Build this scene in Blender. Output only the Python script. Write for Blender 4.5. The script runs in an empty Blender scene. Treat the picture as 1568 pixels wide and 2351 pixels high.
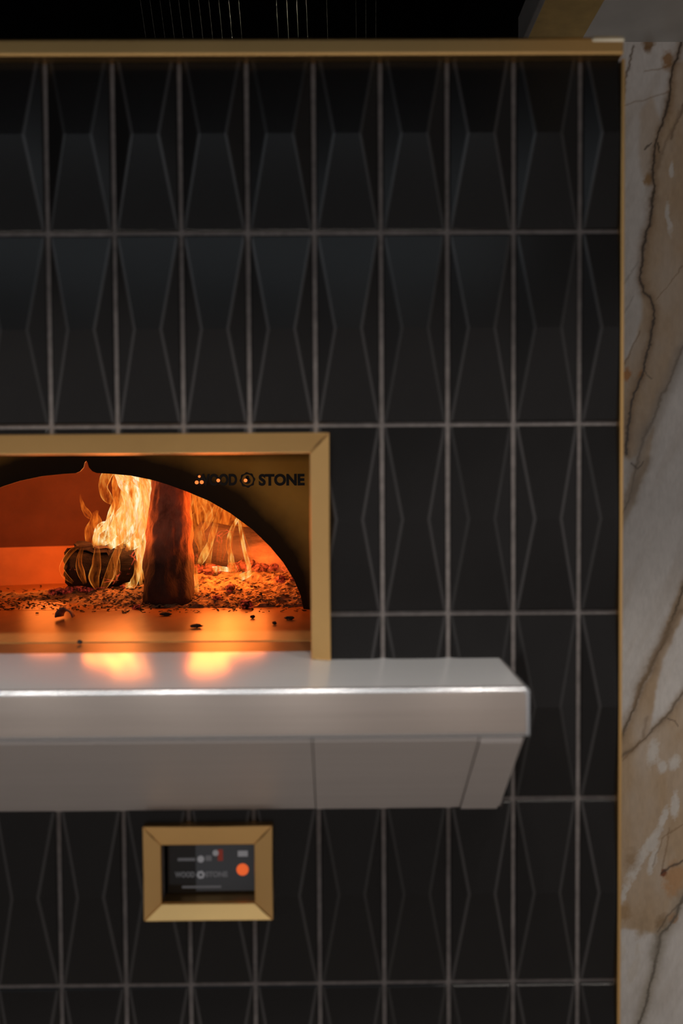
import bpy, bmesh, math, random
import numpy as np
from mathutils import Vector, Matrix, noise

random.seed(7)
np.random.seed(7)
SC = bpy.context.scene
COL = SC.collection

# ---------------------------------------------------------------- camera
IW, IH = 1568, 2351
FPX = 2262.4
YAW, PITCH, ROLL = 0.00865, -0.04024, -0.00649
EYE = Vector((0.0, -1.5, 1.45))
fw = Vector((math.sin(YAW)*math.cos(PITCH), math.cos(YAW)*math.cos(PITCH), math.sin(PITCH)))
rt0 = Vector((math.cos(YAW), -math.sin(YAW), 0))
up0 = rt0.cross(fw)
rt = rt0*math.cos(ROLL) + up0*math.sin(ROLL)
up = -rt0*math.sin(ROLL) + up0*math.cos(ROLL)
cam_data = bpy.data.cameras.new('camera')
cam = bpy.data.objects.new('camera', cam_data)
COL.objects.link(cam)
cam.matrix_world = Matrix(((rt.x, up.x, -fw.x, EYE.x), (rt.y, up.y, -fw.y, EYE.y), (rt.z, up.z, -fw.z, EYE.z), (0, 0, 0, 1)))
cam_data.sensor_fit = 'HORIZONTAL'
cam_data.sensor_width = 24.0
cam_data.lens = 24.0*FPX/IW
cam_data.clip_start = 0.05
cam_data.dof.use_dof = True
cam_data.dof.focus_distance = 2.12
cam_data.dof.aperture_fstop = 1.8
SC.camera = cam

# ---------------------------------------------------------------- world, exposure
world = bpy.data.worlds.new('dining_room_ambient')
SC.world = world
world.use_nodes = True
wb = world.node_tree.nodes['Background']
wb.inputs['Color'].default_value = (0.66, 0.60, 0.57, 1)
wb.inputs['Strength'].default_value = 0.52
SC.view_settings.view_transform = 'Standard'
SC.view_settings.look = 'None'
SC.view_settings.exposure = 0.4
SC.view_settings.gamma = 1.0
SC.view_settings.use_curve_mapping = False
SC.cycles.transparent_max_bounces = 32


def spot(name, loc, aim, energy, color, size=0.04, angle=95, blend=0.8):
    l = bpy.data.lights.new(name, 'SPOT')
    l.energy = energy
    l.color = color
    l.shadow_soft_size = size
    l.spot_size = math.radians(angle)
    l.spot_blend = blend
    o = bpy.data.objects.new(name, l)
    COL.objects.link(o)
    o.location = loc
    o.rotation_euler = (Vector(aim)-Vector(loc)).to_track_quat('-Z', 'Y').to_euler()
    return o


# the row of recessed ceiling downlights in front of the oven
for lx in (-1.15, -0.72, -0.33, 0.06, 0.52, 0.95):
    spot('ceiling_downlight', (lx, -0.70, 2.28), (lx, -0.28, 0.9), 12.5, (1.0, 0.90, 0.80), .04, 72, .5)
# the cool light panel in the ceiling over the pass
ll = bpy.data.lights.new('ceiling_light_panel', 'AREA')
ll.shape = 'RECTANGLE'
ll.size, ll.size_y, ll.energy, ll.color = 1.9, .4, 3.2, (.84, .93, 1.0)
llo = bpy.data.objects.new('ceiling_light_panel', ll)
COL.objects.link(llo)
llo.location = (-.45, -1.25, 2.29)
# unseen lamp added behind the front to light the chains
spot('added_chain_light', (-.15, .30, 2.62), (-.15, .62, 2.25), 3.0, (1.0, .95, .82), .02, 110)
# unseen spots added overhead to brighten the floor and the steel underside
for ly in (-1.75, -3.0, -4.4):
    for lx in (-1.6, 0.0, 1.6):
        spot('added_room_spot', (lx, ly, 2.28), (lx, ly, 0), 14.0, (1.0, 0.92, 0.84), .05, 120)


# the light of the fire itself
def fire_lamp(name, loc, energy, color, size):
    l = bpy.data.lights.new(name, 'POINT')
    l.energy, l.color, l.shadow_soft_size = energy, color, size
    o = bpy.data.objects.new(name, l)
    COL.objects.link(o)
    o.location = loc


def at(px, py, Y):
    """the world point on the plane y = Y that photograph pixel (px, py) shows"""
    d = fw*FPX + rt*(px-IW/2) - up*(py-IH/2)
    return EYE + d*((Y-EYE.y)/d.y)


def scale_at(Y):
    return (at(785, 1175, Y)-at(784, 1175, Y)).length


# ---------------------------------------------------------------- helpers
def tag(o, label=None, cat=None, group=None, kind=None):
    if label: o['label'] = label
    if cat: o['category'] = cat
    if group: o['group'] = group
    if kind: o['kind'] = kind
    return o


def empty(name, loc=(0, 0, 0), parent=None):
    o = bpy.data.objects.new(name, None)
    COL.objects.link(o)
    o.location = loc
    o.empty_display_size = 0.05
    if parent: o.parent = parent
    return o


def link(name, bm, mat, parent=None, smooth=False, origin=None):
    me = bpy.data.meshes.new(name)
    bmesh.ops.recalc_face_normals(bm, faces=bm.faces)
    if smooth:
        for f in bm.faces: f.smooth = True
    bm.to_mesh(me)
    bm.free()
    if mat: me.materials.append(mat)
    o = bpy.data.objects.new(name, me)
    COL.objects.link(o)
    if parent:
        o.parent = parent
        if parent.location.length and not parent.parent:
            me.transform(Matrix.Translation(-parent.location))
    elif origin is not None:
        me.transform(Matrix.Translation(-Vector(origin)))
        o.location = origin
    return o


def add_box(bm, x0, x1, y0, y1, z0, z1):
    r = bmesh.ops.create_cube(bm, size=1)
    for v in r['verts']:
        v.co = Vector((x0+(v.co.x+.5)*(x1-x0), y0+(v.co.y+.5)*(y1-y0), z0+(v.co.z+.5)*(z1-z0)))
    return r['verts']


def box(x0, x1, y0, y1, z0, z1, bev=0, seg=2):
    bm = bmesh.new()
    add_box(bm, x0, x1, y0, y1, z0, z1)
    if bev:
        bmesh.ops.bevel(bm, geom=list(bm.edges), offset=bev, segments=seg, profile=.5, affect='EDGES')
    return bm


def prism(profile, axis, a, b):
    """extrude a closed 2-D profile along an axis; profile is in the two other axes in order"""
    bm = bmesh.new()
    def mk(p, t):
        return {'x': (t, p[0], p[1]), 'y': (p[0], t, p[1]), 'z': (p[0], p[1], t)}[axis]
    A = [bm.verts.new(mk(p, a)) for p in profile]
    B = [bm.verts.new(mk(p, b)) for p in profile]
    n = len(A)
    for i in range(n):
        bm.faces.new((A[i], A[(i+1) % n], B[(i+1) % n], B[i]))
    bm.faces.new(A)
    bm.faces.new(B)
    return bm


def quads(bm, pts):
    return bm.faces.new([bm.verts.new(p) for p in pts])


# ---------------------------------------------------------------- materials
def material(name):
    m = bpy.data.materials.new(name)
    m.use_nodes = True
    nt = m.node_tree
    return m, nt, nt.nodes['Principled BSDF']


def N(nt, kind, **kw):
    n = nt.nodes.new(kind)
    for k, v in kw.items():
        setattr(n, k, v)
    return n


def ramp(nt, stops, fac=None):
    r = N(nt, 'ShaderNodeValToRGB')
    e = r.color_ramp.elements
    while len(e) < len(stops): e.new(0.5)
    for i, (p, c) in enumerate(stops):
        e[i].position = p
        e[i].color = (*c, 1)
    if fac is not None: nt.links.new(fac, r.inputs['Fac'])
    return r


def noise_node(nt, scale, detail=4, rough=.55, stretch=None, coord='Object'):
    tc = N(nt, 'ShaderNodeTexCoord')
    mp = N(nt, 'ShaderNodeMapping')
    if stretch: mp.inputs['Scale'].default_value = stretch
    nt.links.new(tc.outputs[coord], mp.inputs['Vector'])
    n = N(nt, 'ShaderNodeTexNoise')
    n.inputs['Scale'].default_value = scale
    n.inputs['Detail'].default_value = detail
    n.inputs['Roughness'].default_value = rough
    nt.links.new(mp.outputs[0], n.inputs['Vector'])
    return n


def bump(nt, b, height, strength, dist=.002):
    bp = N(nt, 'ShaderNodeBump')
    bp.inputs['Strength'].default_value = strength
    bp.inputs['Distance'].default_value = dist
    nt.links.new(height, bp.inputs['Height'])
    nt.links.new(bp.outputs[0], b.inputs['Normal'])


def simple(name, col, rough=.5, metal=0., var=.15, scale=20, bmp=0., stretch=None, coord='Object', dist=.002):
    m, nt, b = material(name)
    n = noise_node(nt, scale, 4, .55, stretch, coord)
    lo = tuple(c*(1-var) for c in col)
    hi = tuple(min(1, c*(1+var)) for c in col)
    r = ramp(nt, [(.3, lo), (.7, hi)], n.outputs['Fac'])
    nt.links.new(r.outputs[0], b.inputs['Base Color'])
    b.inputs['Roughness'].default_value = rough
    b.inputs['Metallic'].default_value = metal
    if bmp: bump(nt, b, n.outputs['Fac'], bmp, dist)
    return m


def emitter(name, col, strength):
    m, nt, b = material(name)
    b.inputs['Base Color'].default_value = (*col, 1)
    b.inputs['Emission Color'].default_value = (*col, 1)
    b.inputs['Emission Strength'].default_value = strength
    return m


def brushed(name, col, rough, aniso, stretch=(3, 400, 400), var=.06, bmp=.05):
    m, nt, b = material(name)
    n = noise_node(nt, 1.0, 3, .6, stretch)
    r = ramp(nt, [(.3, tuple(c*(1-var) for c in col)), (.7, tuple(c*(1+var) for c in col))], n.outputs['Fac'])
    nt.links.new(r.outputs[0], b.inputs['Base Color'])
    b.inputs['Metallic'].default_value = 1
    b.inputs['Roughness'].default_value = rough
    if aniso:
        b.inputs['Anisotropic'].default_value = aniso
        cx = N(nt, 'ShaderNodeCombineXYZ')
        cx.inputs[1].default_value = .7071
        cx.inputs[2].default_value = .7071
        nt.links.new(cx.outputs[0], b.inputs['Tangent'])
    bump(nt, b, n.outputs['Fac'], bmp, .0006)
    return m


M = {}
M['tile'] = simple('black_glazed_tile', (.0072, .0068, .0071), .27, 0, .25, 6, .10, dist=.004)
M['tile_edge'] = simple('painted_edge_highlight', (.016, .0155, .016), .3, 0, .35, 30)
# edge highlights painted as a lighter colour, stronger on some tiles than others
nt_ = M['tile_edge'].node_tree
oi_ = nt_.nodes.new('ShaderNodeObjectInfo')
te_ = noise_node(nt_, 7, 2)
ad_ = N(nt_, 'ShaderNodeMath', operation='ADD')
nt_.links.new(oi_.outputs['Random'], ad_.inputs[0])
nt_.links.new(te_.outputs['Fac'], ad_.inputs[1])
rp_ = ramp(nt_, [(.28, (.007, .0068, .007)), (.80, (.027, .0255, .0265))])
hf_ = N(nt_, 'ShaderNodeMath', operation='MULTIPLY')
hf_.inputs[1].default_value = .6
nt_.links.new(ad_.outputs[0], hf_.inputs[0])
nt_.links.new(hf_.outputs[0], rp_.inputs['Fac'])
nt_.links.new(rp_.outputs[0], nt_.nodes['Principled BSDF'].inputs['Base Color'])
M['tile'].node_tree.nodes['Principled BSDF'].inputs['Specular IOR Level'].default_value = .26
M['grout'] = simple('grey_grout', (.15, .134, .13), .8, 0, .25, 60, .2)
M['brass'] = brushed('brushed_brass', (.70, .44, .175), .36, 0, (6, 6, 6), .05, .02)
M['steel'] = brushed('brushed_stainless_steel', (.50, .44, .405), .36, .92)
sb = M['steel'].node_tree.nodes['Principled BSDF']
sb.inputs['Coat Weight'].default_value = 1
sb.inputs['Coat Roughness'].default_value = .10
M['steel_under'] = brushed('matt_stainless_steel', (.66, .62, .605), .55, .4)
M['steel_top'] = brushed('rubbed_stainless_steel', (.72, .735, .76), .56, .5)
M['steel_edge'] = brushed('polished_steel_edge', (.54, .57, .61), .26, 0)
nt_ = M['steel_top'].node_tree
st_ = nt_.nodes['Principled BSDF']
st_.inputs['Metallic'].default_value = .35
gl_ = nt_.nodes.new('ShaderNodeBsdfAnisotropic')
gl_.inputs['Color'].default_value = (.70, .69, .69, 1)
gl_.inputs['Roughness'].default_value = .17
mx_ = nt_.nodes.new('ShaderNodeMixShader')
mx_.inputs[0].default_value = .5
nt_.links.new(st_.outputs[0], mx_.inputs[1])
nt_.links.new(gl_.outputs[0], mx_.inputs[2])
nt_.links.new(mx_.outputs[0], nt_.nodes['Material Output'].inputs['Surface'])
M['steel_edge'].node_tree.nodes['Principled BSDF'].inputs['Metallic'].default_value = .75
M['dark'] = simple('black_paint', (.003, .003, .003), 1)
M['dark'].node_tree.nodes['Principled BSDF'].inputs['Specular IOR Level'].default_value = 0
M['dark_metal'] = simple('sooty_metal', (.02, .016, .012), .6, .3, .3, 9)
M['floor'] = simple('grey_floor_tile', (.46, .43, .41), .4, 0, .2, 3)


def plate_material():
    """brushed plate with shade and dark reflection painted round the arch and along its top"""
    m, nt, b = material('shade_painted_brass_plate')
    tc = N(nt, 'ShaderNodeTexCoord')
    sx = N(nt, 'ShaderNodeSeparateXYZ')
    nt.links.new(tc.outputs['Object'], sx.inputs[0])
    def mth(op, a, b_=None, c=None):
        n = N(nt, 'ShaderNodeMath', operation=op)
        for i, v in enumerate((a, b_, c)):
            if v is None: continue
            if isinstance(v, (int, float)): n.inputs[i].default_value = v
            else: nt.links.new(v, n.inputs[i])
        return n.outputs[0]
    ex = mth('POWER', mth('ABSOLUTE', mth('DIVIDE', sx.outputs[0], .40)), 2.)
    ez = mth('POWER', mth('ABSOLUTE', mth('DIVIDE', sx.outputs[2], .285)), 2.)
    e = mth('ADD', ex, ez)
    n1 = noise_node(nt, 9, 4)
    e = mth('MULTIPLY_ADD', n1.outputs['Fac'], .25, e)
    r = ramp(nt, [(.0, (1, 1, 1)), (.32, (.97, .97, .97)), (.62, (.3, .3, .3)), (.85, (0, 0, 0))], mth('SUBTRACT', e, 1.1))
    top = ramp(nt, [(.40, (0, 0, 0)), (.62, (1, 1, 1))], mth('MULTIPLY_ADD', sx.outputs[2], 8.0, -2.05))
    so = mth('MAXIMUM', r.outputs[0], top.outputs[0])  # mask of the dark throat reflection painted into the plate colour
    n2 = noise_node(nt, 5, 4)
    c = ramp(nt, [(.3, (.46, .20, .030)), (.7, (.62, .32, .065))], n2.outputs['Fac'])
    mx = N(nt, 'ShaderNodeMixRGB')
    nt.links.new(so, mx.inputs['Fac'])
    nt.links.new(c.outputs[0], mx.inputs['Color1'])
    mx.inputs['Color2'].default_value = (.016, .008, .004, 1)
    nt.links.new(mx.outputs[0], b.inputs['Base Color'])
    b.inputs['Metallic'].default_value = .9
    b.inputs['Roughness'].default_value = .45
    return m


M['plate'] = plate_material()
M['letter'] = simple('burnt_black_lettering', (.008, .006, .004), .6)
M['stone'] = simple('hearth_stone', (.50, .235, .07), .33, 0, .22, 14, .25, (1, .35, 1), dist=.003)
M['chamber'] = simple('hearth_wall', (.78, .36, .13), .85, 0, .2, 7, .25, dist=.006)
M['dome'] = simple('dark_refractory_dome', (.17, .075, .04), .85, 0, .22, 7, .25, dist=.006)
M['ash'] = simple('pale_wood_ash', (.40, .28, .16), .95, 0, .45, 60, .5)
M['char'] = simple('charcoal_flake', (.030, .022, .02), .85, 0, .4, 40, .4)
M['bark_chip'] = simple('curled_bark', (.22, .10, .09), .7, 0, .3, 50, .4)
M['strand'] = simple('polished_chain', (.75, .73, .66), .25, 1.0)
M['screen'] = simple('dark_screen_glass', (.012, .012, .014), .12)


def log_material(name, bark, charc, axis_lo, axis_hi, glow, lengthwise):
    """bark that turns to charcoal along the log, with cracks; the deepest cracks smoulder"""
    m, nt, b = material(name)
    n = noise_node(nt, 22, 6, .65, lengthwise)
    r1 = ramp(nt, [(.28, tuple(c*.25 for c in bark)), (.5, bark), (.75, tuple(min(1, c*1.5) for c in bark))], n.outputs['Fac'])
    r2 = ramp(nt, [(.3, tuple(c*.4 for c in charc)), (.7, tuple(c*1.7 for c in charc))], n.outputs['Fac'])
    at_ = N(nt, 'ShaderNodeAttribute', attribute_name='along')
    mr = N(nt, 'ShaderNodeMapRange')
    mr.inputs['From Min'].default_value = axis_lo
    mr.inputs['From Max'].default_value = axis_hi
    n2 = noise_node(nt, 12, 4)
    ad = N(nt, 'ShaderNodeMath', operation='MULTIPLY_ADD')
    nt.links.new(n2.outputs['Fac'], ad.inputs[0])
    ad.inputs[1].default_value = .35
    nt.links.new(at_.outputs['Fac'], ad.inputs[2])
    nt.links.new(ad.outputs[0], mr.inputs['Value'])
    mx = N(nt, 'ShaderNodeMixRGB')
    nt.links.new(mr.outputs[0], mx.inputs['Fac'])
    nt.links.new(r1.outputs[0], mx.inputs['Color1'])
    nt.links.new(r2.outputs[0], mx.inputs['Color2'])
    nt.links.new(mx.outputs[0], b.inputs['Base Color'])
    b.inputs['Roughness'].default_value = .85
    v = N(nt, 'ShaderNodeTexVoronoi', feature='DISTANCE_TO_EDGE')
    v.inputs['Scale'].default_value = 42
    tc = N(nt, 'ShaderNodeTexCoord')
    nt.links.new(tc.outputs['Object'], v.inputs['Vector'])
    rr = ramp(nt, [(.0, (1, 1, 1)), (.06, (0, 0, 0))], v.outputs['Distance'])
    if glow:
        ml = N(nt, 'ShaderNodeMath', operation='MULTIPLY')
        nt.links.new(rr.outputs[0], ml.inputs[0])
        rg = ramp(nt, [(.58, (0, 0, 0)), (.72, (1, 1, 1))], n2.outputs['Fac'])
        nt.links.new(rg.outputs[0], ml.inputs[1])
        m2 = N(nt, 'ShaderNodeMath', operation='MULTIPLY')
        m2.inputs[1].default_value = glow
        nt.links.new(ml.outputs[0], m2.inputs[0])
        nt.links.new(m2.outputs[0], b.inputs['Emission Strength'])
        b.inputs['Emission Color'].default_value = (1, .09, .03, 1)
    bump(nt, b, n.outputs['Fac'], .9, .011)
    return m


def ember_material():
    m, nt, b = material('glowing_ember')
    n = noise_node(nt, 1.7, 4, .6)
    r = ramp(nt, [(.35, (.03, .015, .012)), (.6, (.30, .12, .09)), (.75, (.5, .3, .2))], n.outputs['Fac'])
    nt.links.new(r.outputs[0], b.inputs['Base Color'])
    b.inputs['Roughness'].default_value = .9
    rg = ramp(nt, [(.46, (0, 0, 0)), (.62, (.8, .05, .03)), (.75, (1, .20, .05))], n.outputs['Fac'])
    nt.links.new(rg.outputs[0], b.inputs['Emission Color'])
    b.inputs['Emission Strength'].default_value = .2
    bump(nt, b, n.outputs['Fac'], .6, .004)
    return m


M['ember'] = ember_material()


def flame_material():
    """a thin luminous sheet: the longer the line of sight runs inside it, the more it shows"""
    m, nt, b = material('flame')
    nt.nodes.remove(b)
    out = nt.nodes['Material Output']
    heat = N(nt, 'ShaderNodeAttribute', attribute_name='flame_heat')
    sep = N(nt, 'ShaderNodeSeparateColor')
    nt.links.new(heat.outputs['Color'], sep.inputs[0])
    lw = N(nt, 'ShaderNodeLayerWeight')
    lw.inputs['Blend'].default_value = .5
    edge = N(nt, 'ShaderNodeMath', operation='POWER')
    nt.links.new(lw.outputs['Facing'], edge.inputs[0])
    edge.inputs[1].default_value = 2.2
    st = noise_node(nt, 1, 3, .6, (95, 60, 22))
    rs = ramp(nt, [(.38, (.06,)*3), (.62, (1,)*3)], st.outputs['Fac'])
    # cover = fade * (fill*streak + edge)
    f1 = N(nt, 'ShaderNodeMath', operation='MULTIPLY')
    nt.links.new(sep.outputs[1], f1.inputs[0])
    nt.links.new(rs.outputs[0], f1.inputs[1])
    e2 = N(nt, 'ShaderNodeMath', operation='MULTIPLY_ADD')
    nt.links.new(edge.outputs[0], e2.inputs[0])
    e2.inputs[1].default_value = .75
    nt.links.new(f1.outputs[0], e2.inputs[2])
    f2 = N(nt, 'ShaderNodeMath', operation='MULTIPLY', use_clamp=True)
    nt.links.new(e2.outputs[0], f2.inputs[0])
    nt.links.new(sep.outputs[2], f2.inputs[1])
    # colour from heat, hotter in the streaks
    h2 = N(nt, 'ShaderNodeMath', operation='MULTIPLY_ADD', use_clamp=True)
    nt.links.new(rs.outputs[0], h2.inputs[0])
    h2.inputs[1].default_value = .34
    hb = N(nt, 'ShaderNodeMath', operation='SUBTRACT')
    nt.links.new(sep.outputs[0], hb.inputs[0])
    hb.inputs[1].default_value = .12
    he = N(nt, 'ShaderNodeMath', operation='MULTIPLY_ADD')
    nt.links.new(edge.outputs[0], he.inputs[0])
    he.inputs[1].default_value = -.14
    nt.links.new(hb.outputs[0], he.inputs[2])
    nt.links.new(he.outputs[0], h2.inputs[2])
    thick = N(nt, 'ShaderNodeMath', operation='MULTIPLY_ADD')
    nt.links.new(f2.outputs[0], thick.inputs[0])
    thick.inputs[1].default_value = .75
    thick.inputs[2].default_value = .34
    h3 = N(nt, 'ShaderNodeMath', operation='MULTIPLY', use_clamp=True)
    nt.links.new(h2.outputs[0], h3.inputs[0])
    nt.links.new(thick.outputs[0], h3.inputs[1])
    cr = ramp(nt, [(0, (.55, .05, .005)), (.35, (1.0, .20, .015)), (.62, (1.0, .46, .08)), (.82, (1.0, .72, .32)), (1, (1.0, .88, .60))], h3.outputs[0])
    em = N(nt, 'ShaderNodeEmission')
    nt.links.new(cr.outputs[0], em.inputs['Color'])
    em.inputs['Strength'].default_value = .88
    tr = N(nt, 'ShaderNodeBsdfTransparent')
    mx = N(nt, 'ShaderNodeMixShader')
    nt.links.new(f2.outputs[0], mx.inputs[0])
    nt.links.new(tr.outputs[0], mx.inputs[1])
    nt.links.new(em.outputs[0], mx.inputs[2])
    nt.links.new(mx.outputs[0], out.inputs['Surface'])
    return m


M['flame'] = flame_material()


def marble_material():
    m, nt, b = material('veined_marble')
    a = N(nt, 'ShaderNodeAttribute', attribute_name='vein')
    n = noise_node(nt, 60, 4, .6)
    mx = N(nt, 'ShaderNodeMixRGB', blend_type='MULTIPLY')
    mx.inputs['Fac'].default_value = .25
    r = ramp(nt, [(.3, (.8, .8, .8)), (.7, (1, 1, 1))], n.outputs['Fac'])
    nt.links.new(a.outputs['Color'], mx.inputs['Color1'])
    nt.links.new(r.outputs[0], mx.inputs['Color2'])
    nt.links.new(mx.outputs[0], b.inputs['Base Color'])
    b.inputs['Roughness'].default_value = .3
    return m


M['marble'] = marble_material()
M['marble_plain'] = simple('pale_marble', (.40, .40, .385), .35, 0, .15, 5)

# ---------------------------------------------------------------- layout numbers
WT, HT = 0.1, 0.28792                       # tile pitch
X0, Z0 = -0.42511, EYE.z+0.35975            # a joint crossing
XR = at(1419, 900, -.005).x                 # right end of the tiled front
ZTOP = at(700, 110, 0).z
XS = 0.25966                                # right end of the shelf
ZS = EYE.z-0.28457                          # top of shelf and hearth
DS = 0.21295                                # how far the shelf juts out
ZFB = EYE.z-0.35224
ZBB = EYE.z-0.51817
YP = 0.545                                  # the arch plate
XC = at(198, 1090, YP).x                    # middle of the oven
def mir(x): return 2*XC-x
XL = mir(XR)

FRY = -0.022                                # front of the brass mouth frame
fo = at(756, 993, FRY)                      # its outer corner
fi = at(711, 1040, FRY+.012)                # its inner corner
po0, po1 = at(327, 1899, -.024), at(627, 2113, -.024)     # control panel frame, outer
pi0, pi1 = at(370, 1940, -.006), at(585, 2072, -.006)     # inner

# ---------------------------------------------------------------- setting
wall = link('wall_front', bmesh.new(), M['grout'])
tag(wall, kind='structure')


def slab_with_holes(x0, x1, z0, z1, y0, y1, holes):
    xs = sorted({x0, x1, *[h[0] for h in holes], *[h[1] for h in holes]})
    zs = sorted({z0, z1, *[h[2] for h in holes], *[h[3] for h in holes]})
    bm = bmesh.new()
    solid = {}
    for i in range(len(xs)-1):
        for k in range(len(zs)-1):
            cx, cz = (xs[i]+xs[i+1])/2, (zs[k]+zs[k+1])/2
            solid[i, k] = not any(h[0] < cx < h[1] and h[2] < cz < h[3] for h in holes)
    for (i, k), s in solid.items():
        if not s: continue
        a, b, c, d = xs[i], xs[i+1], zs[k], zs[k+1]
        for y in (y0, y1): quads(bm, [(a, y, c), (b, y, c), (b, y, d), (a, y, d)])
        for (di, dk, pts) in ((-1, 0, [(a, y0, c), (a, y1, c), (a, y1, d), (a, y0, d)]), (1, 0, [(b, y0, c), (b, y1, c), (b, y1, d), (b, y0, d)]),
                              (0, -1, [(a, y0, c), (b, y0, c), (b, y1, c), (a, y1, c)]), (0, 1, [(a, y0, d), (b, y0, d), (b, y1, d), (a, y1, d)])):
            if not solid.get((i+di, k+dk), False): quads(bm, pts)
    bmesh.ops.remove_doubles(bm, verts=bm.verts, dist=1e-6)
    bmesh.ops.recalc_face_normals(bm, faces=bm.faces)
    return bm


mouth_hole = (mir(fi.x)-.004, fi.x+.004, ZS-.012, fi.z+.004)
panel_hole = (pi0.x-.002, pi1.x+.002, pi1.z-.002, pi0.z+.002)
bm = slab_with_holes(XL, XR, 0, ZTOP, 0, .04, [mouth_hole, panel_hole])
bm.to_mesh(wall.data)
bm.free()

# the facets of one tile: a long hipped shape with its ridge across the middle
TH_EDGE, TH_TOP = .0045, .0145


def tile_mesh():
    g = .0036
    w, h = WT-2*g, HT-2*g
    bm = bmesh.new()
    def ring(y, ins):
        return [bm.verts.new(p) for p in ((ins, y, ins), (w-ins, y, ins), (w-ins, y, h-ins), (ins, y, h-ins))]
    B = ring(.001, 0)
    A = ring(-TH_EDGE+.0018, 0)
    T = ring(-TH_EDGE, .0018)
    ins = .0265
    L = bm.verts.new((ins, -TH_TOP, h/2))
    R = bm.verts.new((w-ins, -TH_TOP, h/2))
    for P, Q in ((B, A), (A, T)):
        for i in range(4): bm.faces.new((P[i], P[(i+1) % 4], Q[(i+1) % 4], Q[i]))
    bm.faces.new((T[0], T[1], R, L))
    bm.faces.new((T[3], T[2], R, L))
    bm.faces.new((T[0], L, T[3]))
    bm.faces.new((T[1], R, T[2]))
    bm.faces.new(B)
    bmesh.ops.recalc_face_normals(bm, faces=bm.faces)
    rid = [e for e in bm.edges if (L in e.verts or R in e.verts)]
    flat = [e for e in rid if L in e.verts and R in e.verts]
    slant = [e for e in rid if e not in flat]
    out = bmesh.ops.bevel(bm, geom=slant, offset=.0024, segments=3, profile=.6, affect='EDGES')
    for f in out['faces']: f.material_index = 1
    return bm


tb = tile_mesh()
tile_me = bpy.data.meshes.new('tile')
tb.to_mesh(tile_me)
tile_me.materials.append(M['tile'])
tile_me.materials.append(M['tile_edge'])
cut_tiles = [
    (mir(fo.x)+.010, fo.x-.010, ZS-.06, fo.z-.010),                    # the mouth
    (mir(XS)+.001, XS-.001, ZBB+.001, ZS-.001),                         # the shelf
    (po0.x+.008, po1.x-.008, po1.z+.008, po0.z-.008),                  # the control panel
]
ZC = at(700, 126, -.02).z - .0
for ci in range(-5, 10):
    for ri in range(0, 8):
        ox, oz = X0+WT*(ci-0)+.0036, Z0-HT*ri+.0036
        if ox > XR or oz+HT < 0: continue
        jit = (random.uniform(-.006, .006), random.uniform(-.006, .006))
        bx0, bx1, bz0, bz1 = ox, ox+WT-.0072, oz, oz+HT-.0072
        lim = (XL, XR-.0012, .0, ZC)
        hits = [c for c in cut_tiles if c[0] < bx1 and c[1] > bx0 and c[2] < bz1 and c[3] > bz0]
        if bx0 >= lim[0] and bx1 <= lim[1] and bz0 >= lim[2] and bz1 <= lim[3] and not hits:
            o = bpy.data.objects.new('tile', tile_me)
        else:
            src = tb.copy()
            bmesh.ops.translate(src, verts=src.verts, vec=(ox, 0, oz))
            def clip(b, co, no):
                bmesh.ops.bisect_plane(b, geom=b.verts[:]+b.edges[:]+b.faces[:], plane_co=co, plane_no=no, clear_outer=True)
                ed = [e for e in b.edges if e.is_boundary]
                if ed: bmesh.ops.holes_fill(b, edges=ed)
            clip(src, (lim[1], 0, 0), (1, 0, 0))
            clip(src, (0, 0, lim[2]), (0, 0, -1))
            clip(src, (0, 0, lim[3]), (0, 0, 1))
            pieces = [src]
            for c in hits:
                nxt = []
                for p in pieces:
                    for planes in ([((c[0], 0, 0), (1, 0, 0))], [((c[1], 0, 0), (-1, 0, 0))],
                                   [((c[0], 0, 0), (-1, 0, 0)), ((c[1], 0, 0), (1, 0, 0)), ((0, 0, c[3]), (0, 0, -1))],
                                   [((c[0], 0, 0), (-1, 0, 0)), ((c[1], 0, 0), (1, 0, 0)), ((0, 0, c[2]), (0, 0, 1))]):
                        q = p.copy()
                        for co, no in planes:
                            if q.faces: clip(q, co, no)
                        if len(q.faces) > 3: nxt.append(q)
                        else: q.free()
                    p.free()
                pieces = nxt
            if not pieces: continue
            me = bpy.data.meshes.new('tile')
            allb = bmesh.new()
            for p in pieces:
                t = bpy.data.meshes.new('t')
                p.to_mesh(t)
                p.free()
                allb.from_mesh(t)
                bpy.data.meshes.remove(t)
            if not allb.faces:
                continue
            bmesh.ops.remove_doubles(allb, verts=allb.verts, dist=1e-5)
            bmesh.ops.translate(allb, verts=allb.verts, vec=(-ox, 0, -oz))
            bmesh.ops.recalc_face_normals(allb, faces=allb.faces)
            allb.to_mesh(me)
            allb.free()
            me.materials.append(M['tile'])
            me.materials.append(M['tile_edge'])
            o = bpy.data.objects.new('tile', me)
        o.location = (ox, 0, oz)
        o.rotation_euler = (jit[0], 0, jit[1])
        o.parent = wall
        COL.objects.link(o)
tb.free()

# brass edges of the tiled front
zt0, zt1 = at(700, 127, -.028).z, at(700, 86, -.028).z
xe = at(1433, 105, -.028).x
tag(link('trim_1', box(XL, xe, -.028, .05, zt0, zt1, .004, 3), M['brass']), kind='structure')
tag(link('trim_2', box(XR+.0002, XR+.0052, -.016, .042, 0, zt0-.0006, .0012, 2), M['brass']), kind='structure')
tag(link('wall_right', box(XR-.03, XR, .0405, .46, 0, zt1-.03), M['dark']), kind='structure')

tx0, tz2 = at(1358, 97, -.029), at(1358, 83.5, -.029)
tag(link('trim_highlight', box(tx0.x, xe+.0012, -.0295, .051, tx0.z, tz2.z+.0012, .004, 3), simple('painted_brass_highlight', (.88, .80, .62), .3, .8)), kind='structure')  # pale piece added as a painted highlight on the trim end

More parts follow.
